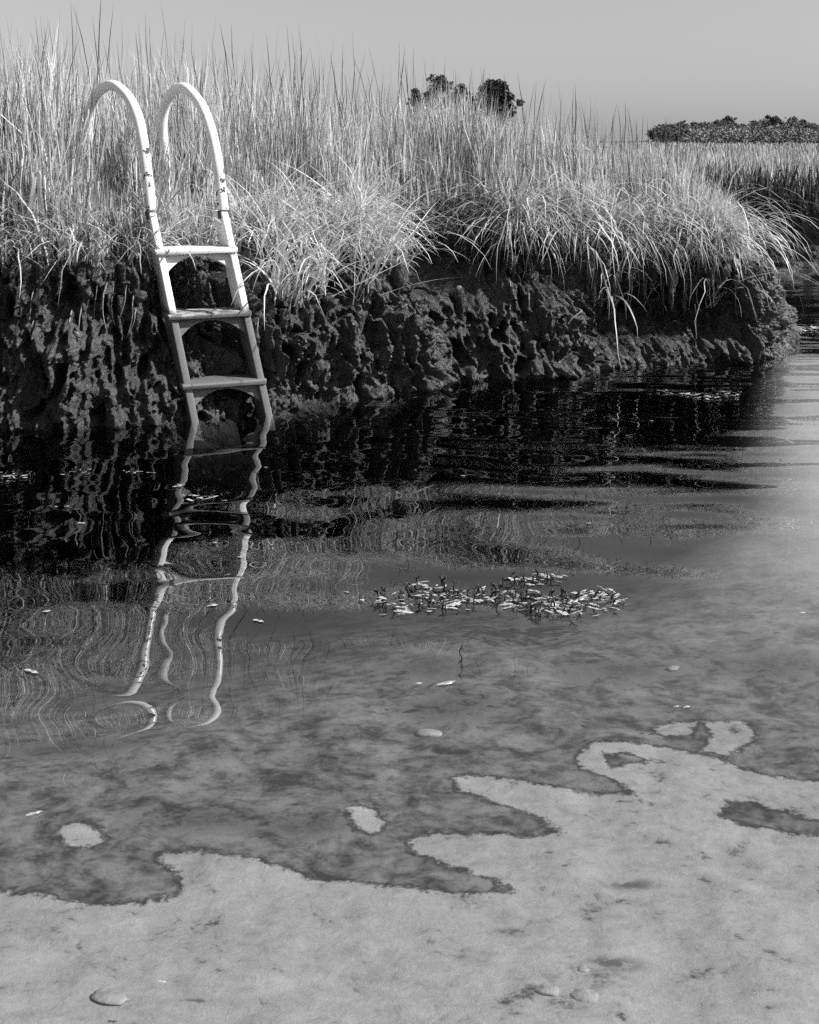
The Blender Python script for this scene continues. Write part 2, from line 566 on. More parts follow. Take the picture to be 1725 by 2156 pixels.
# top rows running back under the grass
TB = np.array([0.10, 0.25, 0.5, 0.9])
offT = offs[:, -1:] + TB[None, :]
zT = lipz[:, None] + 0.02 + 0.03 * fbm(U[:, :4] * 4, TB[None, :] * 4, 0 * U[:, :4], 3, 95)
tipw = np.clip(1 - np.abs(ku - 23.0) / 3.5, 0, 1)[:, None]                          # do not fold over itself at the point
offT = offs[:, -1:] + TB[None, :] * (1 - 0.75 * tipw)
OFF = np.concatenate([off, offT], 1)
ZZ = np.concatenate([zz, zT], 1)
BX = base[:, None, 0] + nin[:, None, 0] * OFF
BY = base[:, None, 1] + nin[:, None, 1] * OFF
bank_me = mesh_np('mud_bank', np.stack([BX, BY, ZZ], -1).reshape(-1, 3), grid_quads(len(su), NV + 4))
bank = tag(link('mud_bank', bank_me, M_MUD), 'dark pitted peat bank eroded above the water', kind='structure')

lip_xy = base + nin * offs[:, -1:]
front = ku < 21.5
LX, LY, LZ = lip_xy[front, 0], lip_xy[front, 1], lipz[front]
o_ = np.argsort(LX)
LX, LY, LZ = LX[o_], LY[o_], LZ[o_]
back_ = ku > 22.5
o2 = np.argsort(lip_xy[back_, 1])
RY, RX = lip_xy[back_, 1][o2], lip_xy[back_, 0][o2]


def far_edge(X):          # front edge of the marsh across the creek
    return 15.6 + 0.5 * np.sin(X * 0.5) + 0.25 * np.sin(X * 1.7 + 1)


def land_depth(X, Y):
    """how far (m) inside the marsh a point is; negative over the creek"""
    a = Y - np.interp(X, LX, LY)
    xr = np.interp(Y, RY, RX)
    main = np.minimum(a, np.where(Y > RY[-1], 99, xr - X))
    main = np.where(X > LX[-1] + 0.3, -9, main)
    return np.maximum(main, Y - far_edge(X))


def land_z(X, Y):
    z = np.interp(X, LX, LZ)
    far = sstep(11.5, 15.5, Y) * sstep(1.5, 3.5, X)
    return z * (1 - far) + 0.72 * far


# ------------------------------------------------------------------ marsh ground, far bank, hill
gx = np.unique(np.concatenate([np.linspace(-4.2, 6, 103), np.geomspace(6, 900, 40), -np.geomspace(4.2, 900, 40)]))
gy = np.unique(np.concatenate([np.linspace(6.5, 18, 116), np.geomspace(18, 1400, 60)]))
GX, GY = np.meshgrid(gx, gy, indexing='ij')
GZ = land_z(GX, GY) + 0.02 * fbm(GX * 2, GY * 2, 0 * GX, 3, 101) - 0.03
ok = land_depth(GX, GY) > 0.25
gq = grid_quads(len(gx), len(gy))
gq = gq[ok.ravel()[gq].all(1)]
tag(link('marsh_ground', mesh_np('marsh_ground', np.stack([GX, GY, GZ], -1).reshape(-1, 3), gq), M_SOIL), 'flat marsh ground behind the bank', kind='structure')

fs = np.arange(2.6, 16, 0.03)
fv = np.linspace(0, 1, 44)
fprof_o = np.interp(fv, [0, 0.2, 0.45, 0.6, 0.72, 0.9, 1.0], [-1.3, -0.9, -0.35, -0.02, 0.0, 0.05, 0.5])
fprof_z = np.interp(fv, [0, 0.2, 0.45, 0.6, 0.72, 0.9, 1.0], [-0.35, 0.03, 0.20, 0.36, 0.55, 0.72, 0.75])
FX = np.repeat(fs[:, None], len(fv), 1)
fd = 0.14 * fbm(FX * 1.8, fprof_z[None] * 3 + fprof_o[None] * 2, 0 * FX, 4, 111)
fd += 0.08 * fbm(FX * 6, fprof_z[None] * 6 + fprof_o[None] * 6, 0 * FX, 3, 113)
FY = far_edge(FX) + fprof_o[None] - fd * 0.6
FZ = fprof_z[None] + 0.35 * fd * (fv > 0.15) * (fv < 0.95)
tag(link('far_bank', mesh_np('far_bank', np.stack([FX, FY, FZ], -1).reshape(-1, 3), grid_quads(len(fs), len(fv))), M_FARMUD),
    'low dark mud bank on the other side of the creek', kind='structure')

hx = np.linspace(20, 420, 90); hy = np.linspace(300, 520, 30)
HX, HY = np.meshgrid(hx, hy, indexing='ij')
HZ = 0.5 + 6.0 * sstep(300, 380, HY) * sstep(100, 150, HX) * (0.85 + 0.25 * fbm(HX * 0.012, HY * 0.012, 0 * HX, 3, 121)) 
tag(link('hill', mesh_np('hill', np.stack([HX, HY, HZ], -1).reshape(-1, 3), grid_quads(len(hx), len(hy))), M_HILL),
    'low wooded hill on the horizon', kind='structure')

# ------------------------------------------------------------------ creek bed with pale silt tongues, water
BEDZ = -0.09
big = [(-400, 1850), (0, 1868), (60, 1878), (140, 1895), (220, 1905), (300, 1900), (370, 1885), (387, 1855), (375, 1830), (335, 1802), (345, 1790),
       (420, 1790), (520, 1812), (620, 1840), (700, 1850), (860, 1872), (1000, 1882), (1082, 1876), (1045, 1850), (950, 1820), (880, 1795),
       (858, 1762), (900, 1750), (1000, 1755), (1100, 1758), (1182, 1750), (1130, 1715), (1050, 1690), (965, 1662), (955, 1645), (1000, 1636),
       (1100, 1648), (1220, 1672), (1340, 1676), (1300, 1650), (1222, 1620), (1212, 1595), (1250, 1568), (1400, 1570), (1480, 1590), (1600, 1630),
       (1725, 1645), (2300, 1690), (2300, 2700), (-400, 2700)]
isl = [(1530, 1688), (1590, 1688), (1725, 1730), (2000, 1750), (2000, 1775), (1725, 1756), (1640, 1750), (1510, 1726)]
isl2 = [(1270, 1592), (1330, 1590), (1395, 1606), (1330, 1612), (1290, 1622)]
b1 = [(170 + 48 * math.cos(t), 1760 + 22 * math.sin(t)) for t in np.linspace(0, 6.28, 14)[:-1]]
b2 = [(772 + 36 * math.cos(t) + 10 * math.sin(t), 1727 + 25 * math.sin(t)) for t in np.linspace(0, 6.28, 12)[:-1]]
b3 = [(1370, 1530), (1410, 1518), (1470, 1520), (1450, 1545), (1400, 1548)]
b4 = [(1480, 1520), (1580, 1524), (1585, 1560), (1530, 1590), (1480, 1580), (1500, 1550)]


def sdf(poly, X, Y):
    q = np.array([W(a, b, BEDZ)[:2] for a, b in poly])
    inside = np.zeros(X.shape, bool); dist = np.full(X.shape, 1e9)
    for i in range(len(q)):
        (x1, y1), (x2, y2) = q[i], q[(i + 1) % len(q)]
        c = ((y1 > Y) != (y2 > Y)) & (X < (x2 - x1) * (Y - y1) / (y2 - y1 + 1e-12) + x1)
        inside ^= c
        ex, ey = x2 - x1, y2 - y1
        t = np.clip(((X - x1) * ex + (Y - y1) * ey) / (ex * ex + ey * ey), 0, 1)
        dist = np.minimum(dist, np.hypot(X - x1 - t * ex, Y - y1 - t * ey))
    return np.where(inside, dist, -dist)


bx_ = np.unique(np.concatenate([np.linspace(-1.8, 1.8, 300), np.geomspace(1.8, 80, 50), -np.geomspace(1.8, 80, 40)]))
by_ = np.unique(np.concatenate([np.linspace(1.6, 4.4, 234), np.linspace(4.4, 18, 90), np.geomspace(18, 60, 12), 1.6 - np.geomspace(0.1, 20, 14)]))
QX, QY = np.meshgrid(bx_, by_, indexing='ij')
silt = np.full(QX.shape, -1.0)
near = (np.abs(QX) < 3.5) & (QY < 5.5) & (QY > 0)
sx_, sy_ = QX[near], QY[near]
v = sdf(big, sx_, sy_)
v = np.minimum(v, -sdf(isl, sx_, sy_)); v = np.minimum(v, -sdf(isl2, sx_, sy_))
for bb in (b1, b2, b3, b4): v = np.maximum(v, sdf(bb, sx_, sy_))
silt[near] = v
weed = np.zeros(QX.shape)                                           # dark weed patches; two at right paint dark streaks of rippled reflection
for wx_, wy_, wa, wb in [(915, 1402, 80, 26), (960, 1490, 85, 26), (440, 1725, 110, 24), (650, 1745, 90, 18), (1235, 2062, 75, 26), (1190, 2112, 55, 20), (1290, 2030, 60, 14),
                         (250, 2104, 60, 8), (430, 2106, 55, 7), (1080, 1960, 40, 10), (1330, 1860, 60, 10), (1310, 1410, 110, 22), (150, 1560, 130, 18), (1640, 1400, 110, 24)]:
    c_ = W(wx_, wy_, BEDZ); e1 = W(wx_ + wa, wy_, BEDZ); e2 = W(wx_, wy_ + wb, BEDZ)
    q_ = np.hypot((QX - c_[0]) / (e1[0] - c_[0]), (QY - c_[1]) / (e2[1] - c_[1]))
    weed = np.maximum(weed, 0.6 * np.clip(1.2 - q_ / 1.5, 0, 1))
sheen_edge = QX - 0.27 * QY + 0.10 * fbm(QX * 0.8, QY * 0.8, 0 * QX, 3, 9)
bar = sstep(-0.55, 0.6, sheen_edge) * (1 - sstep(9.6, 11.5, QY))             # shallow bed painted pale for the bright sky reflection on the water
deep = np.clip((QY - 0.7 * sstep(-1.1, 0.3, QX) + 0.2 * vnoise(QX * .8, QY * .8, 0 * QX, 5) - 3.5) / 3.2, 0, 1) ** 1.3
deep = deep * (1 - bar)
QZ = BEDZ - 0.7 * deep * (1 - bar) + 0.035 * bar * sstep(3.6, 6, QY) + 0.008 * fbm(QX * 5, QY * 5, 0 * QX, 3, 131)
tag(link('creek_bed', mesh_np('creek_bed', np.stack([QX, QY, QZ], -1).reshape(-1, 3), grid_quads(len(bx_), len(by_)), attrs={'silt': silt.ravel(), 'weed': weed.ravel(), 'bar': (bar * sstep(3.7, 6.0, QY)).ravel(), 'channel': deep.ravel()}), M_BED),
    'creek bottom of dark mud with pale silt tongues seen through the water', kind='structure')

w0, w1, d0, d1 = -70, 90, -22, 70
wv = [(w0, d0, 0), (w1, d0, 0), (w1, d1, 0), (w0, d1, 0), (w0, d0, -3), (w1, d0, -3), (w1, d1, -3), (w0, d1, -3)]
wq = [(0, 1, 2, 3), (7, 6, 5, 4), (0, 4, 5, 1), (1, 5, 6, 2), (2, 6, 7, 3), (3, 7, 4, 0)]
tag(link('water', mesh_np('water', wv, wq, smooth=False), M_WATER), 'still dark creek water with soft ripples', kind='structure')


# ------------------------------------------------------------------ grass
def blades(root, length, width, azim, lean0, lean1, power, tone, nseg=6, twist=None, wp=(0.75, 1.0, 0.85, 0.42, 0.05)):
    """ribbons: root (n,3); lean0/lean1 angles from vertical at root and tip, bending towards azim"""
    n = len(root)
    t = np.linspace(0, 1, nseg + 1)
    th = lean0[:, None] + (lean1 - lean0)[:, None] * t[None, :] ** power[:, None]
    mid = 0.5 * (th[:, 1:] + th[:, :-1])
    seg = (length / nseg)[:, None]
    hor = np.concatenate([np.zeros((n, 1)), np.cumsum(np.sin(mid) * seg, 1)], 1)
    ver = np.concatenate([np.zeros((n, 1)), np.cumsum(np.cos(mid) * seg, 1)], 1)
    ca, sa = np.cos(azim)[:, None], np.sin(azim)[:, None]
    side = RNG.normal(0, 0.012, (n, nseg + 1)).cumsum(1) * length[:, None]
    cx = root[:, 0:1] + hor * ca - side * sa
    cy = root[:, 1:2] + hor * sa + side * ca
    cz = root[:, 2:3] + ver
    if twist is None: twist = RNG.uniform(0, 2 * np.pi, n)
    # ribbon side vector, mostly horizontal, slowly turning
    tw = twist[:, None] + RNG.uniform(-1.2, 1.2, n)[:, None] * t[None, :]
    wx, wy = np.cos(tw), np.sin(tw)
    prof_w = np.interp(t, [0, 0.15, 0.55, 0.85, 1.0], wp)
    hw = 0.5 * width[:, None] * prof_w[None, :]
    A = np.stack([cx - wx * hw, cy - wy * hw, cz], -1)
    B = np.stack([cx + wx * hw, cy + wy * hw, cz], -1)
    V = np.stack([A, B], 2).reshape(n, -1, 3)
    k = np.arange(nseg) * 2
    q = np.stack([k, k + 1, k + 3, k + 2], 1)
    Q = (q[None] + (np.arange(n) * (nseg + 1) * 2)[:, None, None]).reshape(-1, 4)
    return V.reshape(-1, 3), Q, np.repeat(tone, (nseg + 1) * 2)


def join(parts):
    V, Q, T, o = [], [], [], 0
    for v, q, t in parts:
        V.append(v); Q.append(q + o); T.append(t); o += len(v)
    return np.concatenate(V), np.concatenate(Q), np.concatenate(T)


def grass_obj(name, parts, mat, label):
    V, Q, T = join(parts)
    return tag(link(name, mesh_np(name, V, Q, smooth=True, attrs={'tone': T}), mat), label, 'grass', kind='stuff')


def scatter(n, x0, x1, y0, y1, dmin, dmax):
    out = []
    tot = 0
    while tot < n:
        X = RNG.uniform(x0, x1, n * 3); Y = RNG.uniform(y0, y1, n * 3)
        ld = land_depth(X, Y)
        vis = np.abs(X) < Y * 0.345 + 0.7
        k = (ld > dmin) & (ld < dmax) & vis
        out.append(np.stack([X[k], Y[k]], 1)); tot += k.sum()
        if len(out) > 60: break
    return np.concatenate(out)[:n]


def height_at(X, Y):
    xi = CX + X / Y * FOC
    h = np.interp(xi, [-200, 0, 400, 700, 1000, 1200, 1400, 1550, 1650, 1725], [1.62, 1.60, 1.54, 1.43, 1.28, 1.19, 1.06, 0.90, 0.70, 0.70])
    far = sstep(11, 17, Y)
    hf = np.interp(xi, [0, 800, 1000, 1300, 1725], [1.6, 1.5, 1.30, 1.0, 0.84])
    return h * (1 - far) + hf * far


def standing(n_plants, x0, x1, y0, y1, dmin, dmax, per, wlo, whi, nseg, hscale=1.0):
    xy = scatter(n_plants, x0, x1, y0, y1, dmin, dmax)
    n = len(xy)
    H = height_at(xy[:, 0], xy[:, 1]) * hscale
    cl = vnoise(xy[:, 0] * 2.2, xy[:, 1] * 2.2, 0 * xy[:, 0], 7)           # clump height and lean vary together
    cl2 = vnoise(xy[:, 0] * 1.3, xy[:, 1] * 1.3, 0 * xy[:, 0] + 5, 8)
    H = H * (0.86 + 0.18 * cl) * RNG.uniform(0.66, 1.08, n)
    edge = land_depth(xy[:, 0], xy[:, 1])
    H *= 0.62 + 0.38 * sstep(0.0, 0.7, edge)
    xi_ = CX + xy[:, 0] / xy[:, 1] * FOC
    H *= 1 - 0.52 * sstep(120, 210, xi_) * (1 - sstep(660, 820, xi_)) * (1 - sstep(0.45, 0.95, edge))      # lower, trampled grass beside the ladder
    i = np.repeat(np.arange(n), per)
    m = len(i)
    root = np.concatenate([xy[i] + RNG.normal(0, 0.018, (m, 2)), land_z(xy[i, 0], xy[i, 1])[:, None] - 0.04], 1)
    L = H[i] * RNG.uniform(0.55, 1.05, m)
    az = RNG.uniform(0, 2 * np.pi, m)
    wind = 2.4 + cl2[i] * 1.4
    az = np.where(RNG.random(m) < 0.45, wind + RNG.normal(0, 0.6, m), az)
    l0 = np.abs(RNG.normal(0.03, 0.06, m))
    l1 = np.abs(RNG.normal(0.22, 0.20, m))
    br = RNG.random(m) < 0.10
    l1 = np.where(br, RNG.uniform(0.9, 2.3, m), l1)
    pw = np.where(br & (RNG.random(m) < 0.5), RNG.uniform(5, 12, m), RNG.uniform(1.3, 3.0, m))      # some snapped over
    w = RNG.uniform(wlo, whi, m)
    tone = np.clip(RNG.normal(0.50, 0.14, m) + 0.10 * cl[i] - 0.05 * (xy[i, 0] > 0), 0.14, 0.78)
    tone = np.where(RNG.random(m) < 0.10, RNG.uniform(0.06, 0.18, m), tone)
    return blades(root, L, w, az, l0, l1, pw, tone, nseg)


parts = [standing(2700, -4, 3.6, 6.8, 12, 0.0, 0.7, 8, 0.009, 0.020, 7),
         standing(3300, -4, 3.6, 7, 14, 0.6, 2.2, 8, 0.008, 0.016, 6),
         standing(4600, -5, 4.2, 9, 17, 2.0, 5.5, 6, 0.008, 0.016, 5)]
parts.append(standing(2600, -4.5, 3.8, 7.5, 15, 0.5, 3.5, 8, 0.004, 0.008, 6, 0.98))      # fine stems that fill the stand
grass_obj('marsh_grass', parts, M_GRASS, 'tall pale marsh grass standing along the top of the bank')

# thin dark seed stalks standing above the grass
xy = np.concatenate([scatter(480, -4, 3.4, 7, 13, 0.4, 3.0), scatter(50, -1, 3.4, 8, 12, 0.2, 1.2)])
n = len(xy)
H = height_at(xy[:, 0], xy[:, 1]) * RNG.uniform(0.75, 1.18, n)
st = blades(np.concatenate([xy, land_z(xy[:, 0], xy[:, 1])[:, None]], 1), H, RNG.uniform(0.005, 0.009, n), RNG.uniform(0, 6.28, n),
            np.abs(RNG.normal(0.04, 0.05, n)), np.abs(RNG.normal(0.16, 0.14, n)), np.full(n, 2.0), RNG.uniform(0.03, 0.14, n), 7, wp=(0.5, 0.5, 0.45, 0.85, 0.1))
grass_obj('seed_stalks', [st], M_STALK, 'thin dark seed stalks rising above the pale grass')

# far marsh plain
parts = [standing(5200, -9, 9, 15, 26, 0.05, 1e9, 4, 0.012, 0.022, 4),
         standing(5200, -18, 18, 24, 50, 0.05, 1e9, 3, 0.02, 0.05, 4),
         standing(4500, -50, 60, 48, 150, 0.05, 1e9, 2, 0.05, 0.12, 3),
         standing(3500, -110, 110, 140, 330, 0.05, 1e9, 2, 0.15, 0.35, 3)]
grass_obj('far_marsh_grass', parts, M_GRASS, 'pale marsh grass stretching away to the horizon')


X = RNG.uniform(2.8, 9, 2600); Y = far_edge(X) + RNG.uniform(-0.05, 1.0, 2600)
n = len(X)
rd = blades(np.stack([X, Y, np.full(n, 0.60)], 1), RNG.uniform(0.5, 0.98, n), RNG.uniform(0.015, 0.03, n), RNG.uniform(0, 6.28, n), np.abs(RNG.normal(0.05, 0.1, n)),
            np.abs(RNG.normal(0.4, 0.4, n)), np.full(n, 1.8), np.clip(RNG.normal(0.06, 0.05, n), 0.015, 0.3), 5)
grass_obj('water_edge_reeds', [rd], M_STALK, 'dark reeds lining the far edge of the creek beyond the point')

# arching tussocks that spill over the lip
def fringe(n_tuss, xi0, xi1, per, llo, lhi, back, down, tone0=0.5, out=None):
    cand = np.where((ximg > xi0) & (ximg < xi1) & (ku < 22.6))[0]
    res = []
    c = RNG.choice(cand, n_tuss)
    b = RNG.uniform(*back, n_tuss)
    P0 = base[c] + nin[c] * (offs[c, -1] + b)[:, None]
    vz = 1.0
    z0 = lipz[c] - 0.03
    # tussocks rooted on the sloping face sit lower
    neg = b < 0
    if neg.any():
        for j in np.where(neg)[0]:
            o = offs[c[j], -1] + b[j]
            lv = np.interp(o, np.maximum.accumulate(offs[c[j], 112:]), vlev[112:])
            z0[j] = lv * lipz[c[j]]
    oaz = np.arctan2(-nin[c, 1], -nin[c, 0]) + RNG.normal(0, 0.5, n_tuss) + (0 if out is None else out)
    i = np.repeat(np.arange(n_tuss), per)
    m = len(i)
    root = np.concatenate([P0[i] + RNG.normal(0, 0.035, (m, 2)), z0[i][:, None] + RNG.normal(0, 0.02, (m, 1))], 1)
    L = RNG.uniform(llo, lhi, m) * RNG.uniform(0.75, 1.15, n_tuss)[i]
    az = oaz[i] + RNG.normal(0, 1.0, m)
    l0 = np.clip(RNG.normal(0.35, 0.28, m), 0, 1.2)
    l1 = RNG.uniform(*down, m)
    tone = np.clip(RNG.normal(tone0 * 1.2, 0.13, m), 0.12, 0.80)
    return blades(root, L, RNG.uniform(0.007, 0.019, m), az, l0, l1, RNG.uniform(0.8, 1.8, m), tone, 9)


fr = [fringe(52, -300, 420, 11, 0.35, 0.95, (-0.04, 0.22), (1.3, 3.0), 0.42),
      fringe(18, 380, 520, 9, 0.25, 0.60, (-0.06, 0.30), (1.0, 2.7), 0.42),
      fringe(14, 500, 600, 10, 0.30, 0.50, (-0.05, 0.3), (1.2, 2.8), 0.5),
      fringe(82, 600, 905, 13, 0.40, 0.95, (-0.60, 0.25), (1.1, 2.8), 0.55),
      fringe(48, 900, 1250, 10, 0.40, 0.95, (0.0, 0.35), (1.0, 2.8), 0.42),
      fringe(120, 1180, 1610, 13, 0.50, 1.20, (-0.02, 0.18), (2.2, 3.14), 0.40),
      fringe(34, 1560, 1680, 12, 0.20, 0.50, (0.06, 0.40), (0.9, 2.6), 0.50)]
grass_obj('overhanging_grass', fr, M_GRASS, 'arching grass tussocks spilling over the lip of the bank')


# ------------------------------------------------------------------ ladder
lad = tag(empty('ladder', W(410, 888)), 'white moulded ladder with two hooped handrails leaning in the creek against the bank', 'ladder')
LO = np.array(W(410, 888))


def lad_link(name, V, Q, T, mat, parent=None, smooth=True, bevel=0.0):
    me = mesh_np(name, np.asarray(V) - LO, Q if len(Q) else None, T if len(T) else None, smooth)
    o = link(name, me, mat, parent or lad)
    if bevel:
        b = o.modifiers.new('bevel', 'BEVEL'); b.width = bevel; b.segments = 3; b.limit_method = 'ANGLE'; b.angle_limit = math.radians(40)
    return o


yaw = math.radians(25)
EX = np.array([math.cos(yaw), math.sin(yaw), 0.0])
NB = np.array([-math.sin(yaw), math.cos(yaw), 0.0])          # into the bank
UZ = np.array([0, 0, 1.0])
LB, LT = P(411, 888, 7.336), P(322, 448, 7.525)               # left rail, front face centre line
RB, RT = P(567, 875, 7.50), P(473, 446, 7.70)
HW, RD = 0.0245, 0.20


def rail(bot, top):
    L = top - bot
    b0 = bot - L * 0.075                                       # on down to the bed
    V = []
    for p, w in ((b0, 1.0), (top, 0.92)):
        for a, bk in ((-1, 0), (1, 0), (1, 1), (-1, 1)):
            V.append(p + EX * a * HW * w + NB * RD * bk)
    Q = [(0, 1, 5, 4), (1, 2, 6, 5), (2, 3, 7, 6), (3, 0, 4, 7), (3, 2, 1, 0), (4, 5, 6, 7)]
    return V, Q


for bot, top in ((LB, LT), (RB, RT)):
    V, Q = rail(bot, top)
    lad_link('rail', V, Q, [], M_LADDER, smooth=True, bevel=0.007)


for bot, top in ((LB, LT), (RB, RT)):
    for f in (0.93, 0.80):
        c_ = bot + (top - bot) * f - EX * (HW * 0.95) + NB * 0.09
        path = np.array([c_ + EX * 0.004, c_ - EX * 0.002, c_ - EX * 0.005])
        V, Q, T = tube(path, [0.010, 0.009, 0.004], 10)
        lad_link('rivet', V, Q, T, M_SHELL)


def at_z(bot, top, z):
    return bot + (top - bot) * ((z - bot[2]) / (top[2] - bot[2]))


for ly, ry in ((529, 521), (664, 656), (806, 793)):
    zl = CAM_H - (ly - HOR) / FOC * 7.42
    zr = zl
    a, b = at_z(LB, LT, zl), at_z(RB, RT, zr)
    # tread: slab with a rolled front lip, a little wider than the rails
    th, dep, prj, ext = 0.034, 0.18, 0.022, 0.036
    sec = [(-prj, -0.030), (-prj - 0.004, -0.006), (-prj + 0.006, 0.004), (dep, 0.008), (dep, -0.016), (0.0, -0.020), (-0.004, -0.034)]
    a2, b2_ = a - EX * ext, b + EX * (ext * 0.8)
    V = [p + NB * s + UZ * (h) for p in (a2, b2_) for s, h in sec]
    m_ = len(sec)
    Q = [(k, (k + 1) % m_, m_ + (k + 1) % m_, m_ + k) for k in range(m_)]
    me_f = [tuple(range(m_))[::-1], tuple(range(m_, 2 * m_))]
    T = [(0, k + 1, k) for k in range(1, m_ - 1)] + [(m_, m_ + k, m_ + k + 1) for k in range(1, m_ - 1)]
    tr = lad_link('tread', V, Q, T, M_LADDER, smooth=True, bevel=0.004)
    # arched brace under the tread
    na = 22
    ai, bi = a + EX * (HW - 0.004), b - EX * (HW - 0.004)
    top_, bot_ = [], []
    Lr = (LT - LB) / (LT - LB)[2]
    for k in range(na + 1):
        f = k / na
        p = ai + (bi - ai) * f
        drop = 0.048 + 0.098 * abs(2 * f - 1) ** 2.1
        top_.append(p - UZ * 0.018)
        bot_.append(p - UZ * drop - (Lr - UZ) * drop)
    f0, f1 = 0.030, 0.13
    V = [p + NB * f0 for p in top_] + [p + NB * f0 for p in bot_] + [p + NB * f1 for p in top_] + [p + NB * f1 for p in bot_]
    N1 = na + 1
    Q = []
    for k in range(na):
        Q += [(k, N1 + k, N1 + k + 1, k + 1), (2 * N1 + k, 2 * N1 + k + 1, 3 * N1 + k + 1, 3 * N1 + k),
              (N1 + k, 3 * N1 + k, 3 * N1 + k + 1, N1 + k + 1), (k, k + 1, 2 * N1 + k + 1, 2 * N1 + k)]
    Q += [(0, 2 * N1, 3 * N1, N1), (na, N1 + na, 3 * N1 + na, 2 * N1 + na)]
    lad_link('arch_brace', V, Q, [], M_LADDER, smooth=True, bevel=0.003)

left_tube = [(321, 470, 7.56), (318, 440, 7.57), (308, 350, 7.60), (300, 292, 7.64), (289, 244, 7.70), (270, 205, 7.79), (240, 180, 7.92), (214, 188, 8.05),
             (198, 210, 8.15), (189, 242, 8.22), (185, 290, 8.26), (184, 360, 8.27), (186, 560, 8.27)]
right_tube = [(474, 470, 7.735), (470, 440, 7.745), (462, 370, 7.77), (453, 312, 7.81), (441, 264, 7.87), (421, 217, 7.96), (389, 185, 8.10), (362, 196, 8.23),
              (347, 226, 8.32), (342, 266, 8.38), (345, 312, 8.42), (350, 380, 8.44), (356, 540, 8.45)]
for pts, top in ((left_tube, LT), (right_tube, RT)):
    path = catmull([P(*p) for p in pts], 90)
    V, Q, T = tube(path, 0.0355, 20)
    hr = lad_link('handrail', V, Q, T, M_PAINT)
    cpath = np.array([path[3] + (path[7] - path[3]) * f for f in (0, 0.25, 0.75, 1.0)])
    V, Q, T = tube(cpath, [0.038, 0.0405, 0.0405, 0.038], 20)
    lad_link('collar', V, Q, T, M_RUST, parent=hr)


# ------------------------------------------------------------------ mud drips and roots hanging from the bank
def face_pt(xi, frac, proud=0.0):
    i = int(np.argmin(np.abs(ximg - xi) + 1e3 * (ku > 22.2)))
    j = int(np.clip((frac - PZ[0]) / (1 - PZ[0]) * (NV - 1), 0, NV - 1))
    o = OFF[i, j]
    p = base[i] + nin[i] * (o - proud)
    return np.array([p[0], p[1], ZZ[i, j]])


rr = random.Random(5)
for k in range(60):
    xi = rr.choice([rr.uniform(1240, 1590), rr.uniform(1240, 1590), rr.uniform(20, 300), rr.uniform(600, 900), rr.uniform(1000, 1240)])
    lo, hi = ((0.70, 0.88) if xi > 1000 else (0.5, 0.85))
    p = face_pt(xi, rr.uniform(lo, hi), -0.015)
    ln = rr.uniform(0.10, 0.30); r0 = rr.uniform(0.022, 0.05)
    ns = 9
    path = [p + np.array([rr.uniform(-.006, .006), -0.012 - 0.01 * math.sin(q), 0.05 - ln * q * 1.0]) for q in np.linspace(0, 1, ns)]
    rad = [r0 * (1 - q) ** 0.8 * (1 + 0.3 * math.sin(7 * q + k)) + 0.003 for q in np.linspace(0, 1, ns)]
    V, Q, T = tube(path, rad, 9)
    V = V + 0.008 * np.stack([vnoise(V[:, 0] * 40, V[:, 1] * 40, V[:, 2] * 25, s) for s in (1, 2, 3)], 1)
    link('mud_drip', mesh_np('mud_drip', V, Q, T), M_MUD, bank)
for k in range(46):
    xi = rr.choice([rr.uniform(1240, 1600), rr.uniform(0, 330), rr.uniform(520, 900), rr.uniform(950, 1240)])
    p = face_pt(xi, rr.uniform(0.55, 0.95), 0.015)
    ln = rr.uniform(0.12, 0.45)
    path = [p + np.array([0.03 * math.sin(q * 3 + k) * q, -0.03 - 0.02 * q, -ln * q]) for q in np.linspace(0, 1, 8)]
    path[0] = path[0] + np.array([0, 0.06, 0.02])
    V, Q, T = tube(path, np.linspace(0.0045, 0.0015, 8) * rr.uniform(0.6, 1.3), 5)
    link('hanging_root', mesh_np('hanging_root', V, Q, T), M_ROOT, bank)
# the long dark root that reaches the water near the point
p0 = P(1463, 640, 9.22)
path = [p0 + np.array([0.01 * math.sin(5 * q), 0.0, -0.55 * q]) for q in np.linspace(0, 1, 12)]
V, Q, T = tube(path, np.linspace(0.006, 0.0025, 12), 7)
link('hanging_root', mesh_np('hanging_root', V, Q, T), M_TWIG, bank)

# ------------------------------------------------------------------ small things on the bank and ladder
def blob(rx, ry, rz, seed, n=16, amp=0.08):
    V, Q = [], []
    for i in range(n + 1):
        a = math.pi * i / n
        for j in range(2 * n):
            b = math.pi * j / n
            V.append((math.sin(a) * math.cos(b), math.sin(a) * math.sin(b), math.cos(a)))
    V = np.array(V)
    V = V * (1 + amp * fbm(V[:, 0] * 1.5, V[:, 1] * 1.5, V[:, 2] * 1.5, 2, seed))[:, None] * np.array([rx, ry, rz])
    for i in range(n):
        for j in range(2 * n):
            Q.append((i * 2 * n + j, (i + 1) * 2 * n + j, (i + 1) * 2 * n + (j + 1) % (2 * n), i * 2 * n + (j + 1) % (2 * n)))
    return V, Q


V, Q = blob(0.032, 0.026, 0.042, 3)
pb = tag(link('pebble', mesh_np('pebble', V, Q), M_STONE), 'smooth egg-shaped pale pebble lodged in the dark mud shelf', 'pebble')
bpy.context.view_layer.update()


def on_bank(x, y, fallback=9.0):
    o = Vector((0, 0, CAM_H)); t = Vector(P(x, y, 1.0)) - o
    hit, loc, nrm, _ = bank.ray_cast(o, t.normalized())
    if hit: return np.array(loc), np.array(nrm)
    return P(x, y, fallback), np.array([0, -1, 0.3])


loc, nrm = on_bank(967, 613)
pb.location = loc + np.array([0, -0.012, 0.006]); pb.rotation_euler = (0.3, -0.25, 0.4)

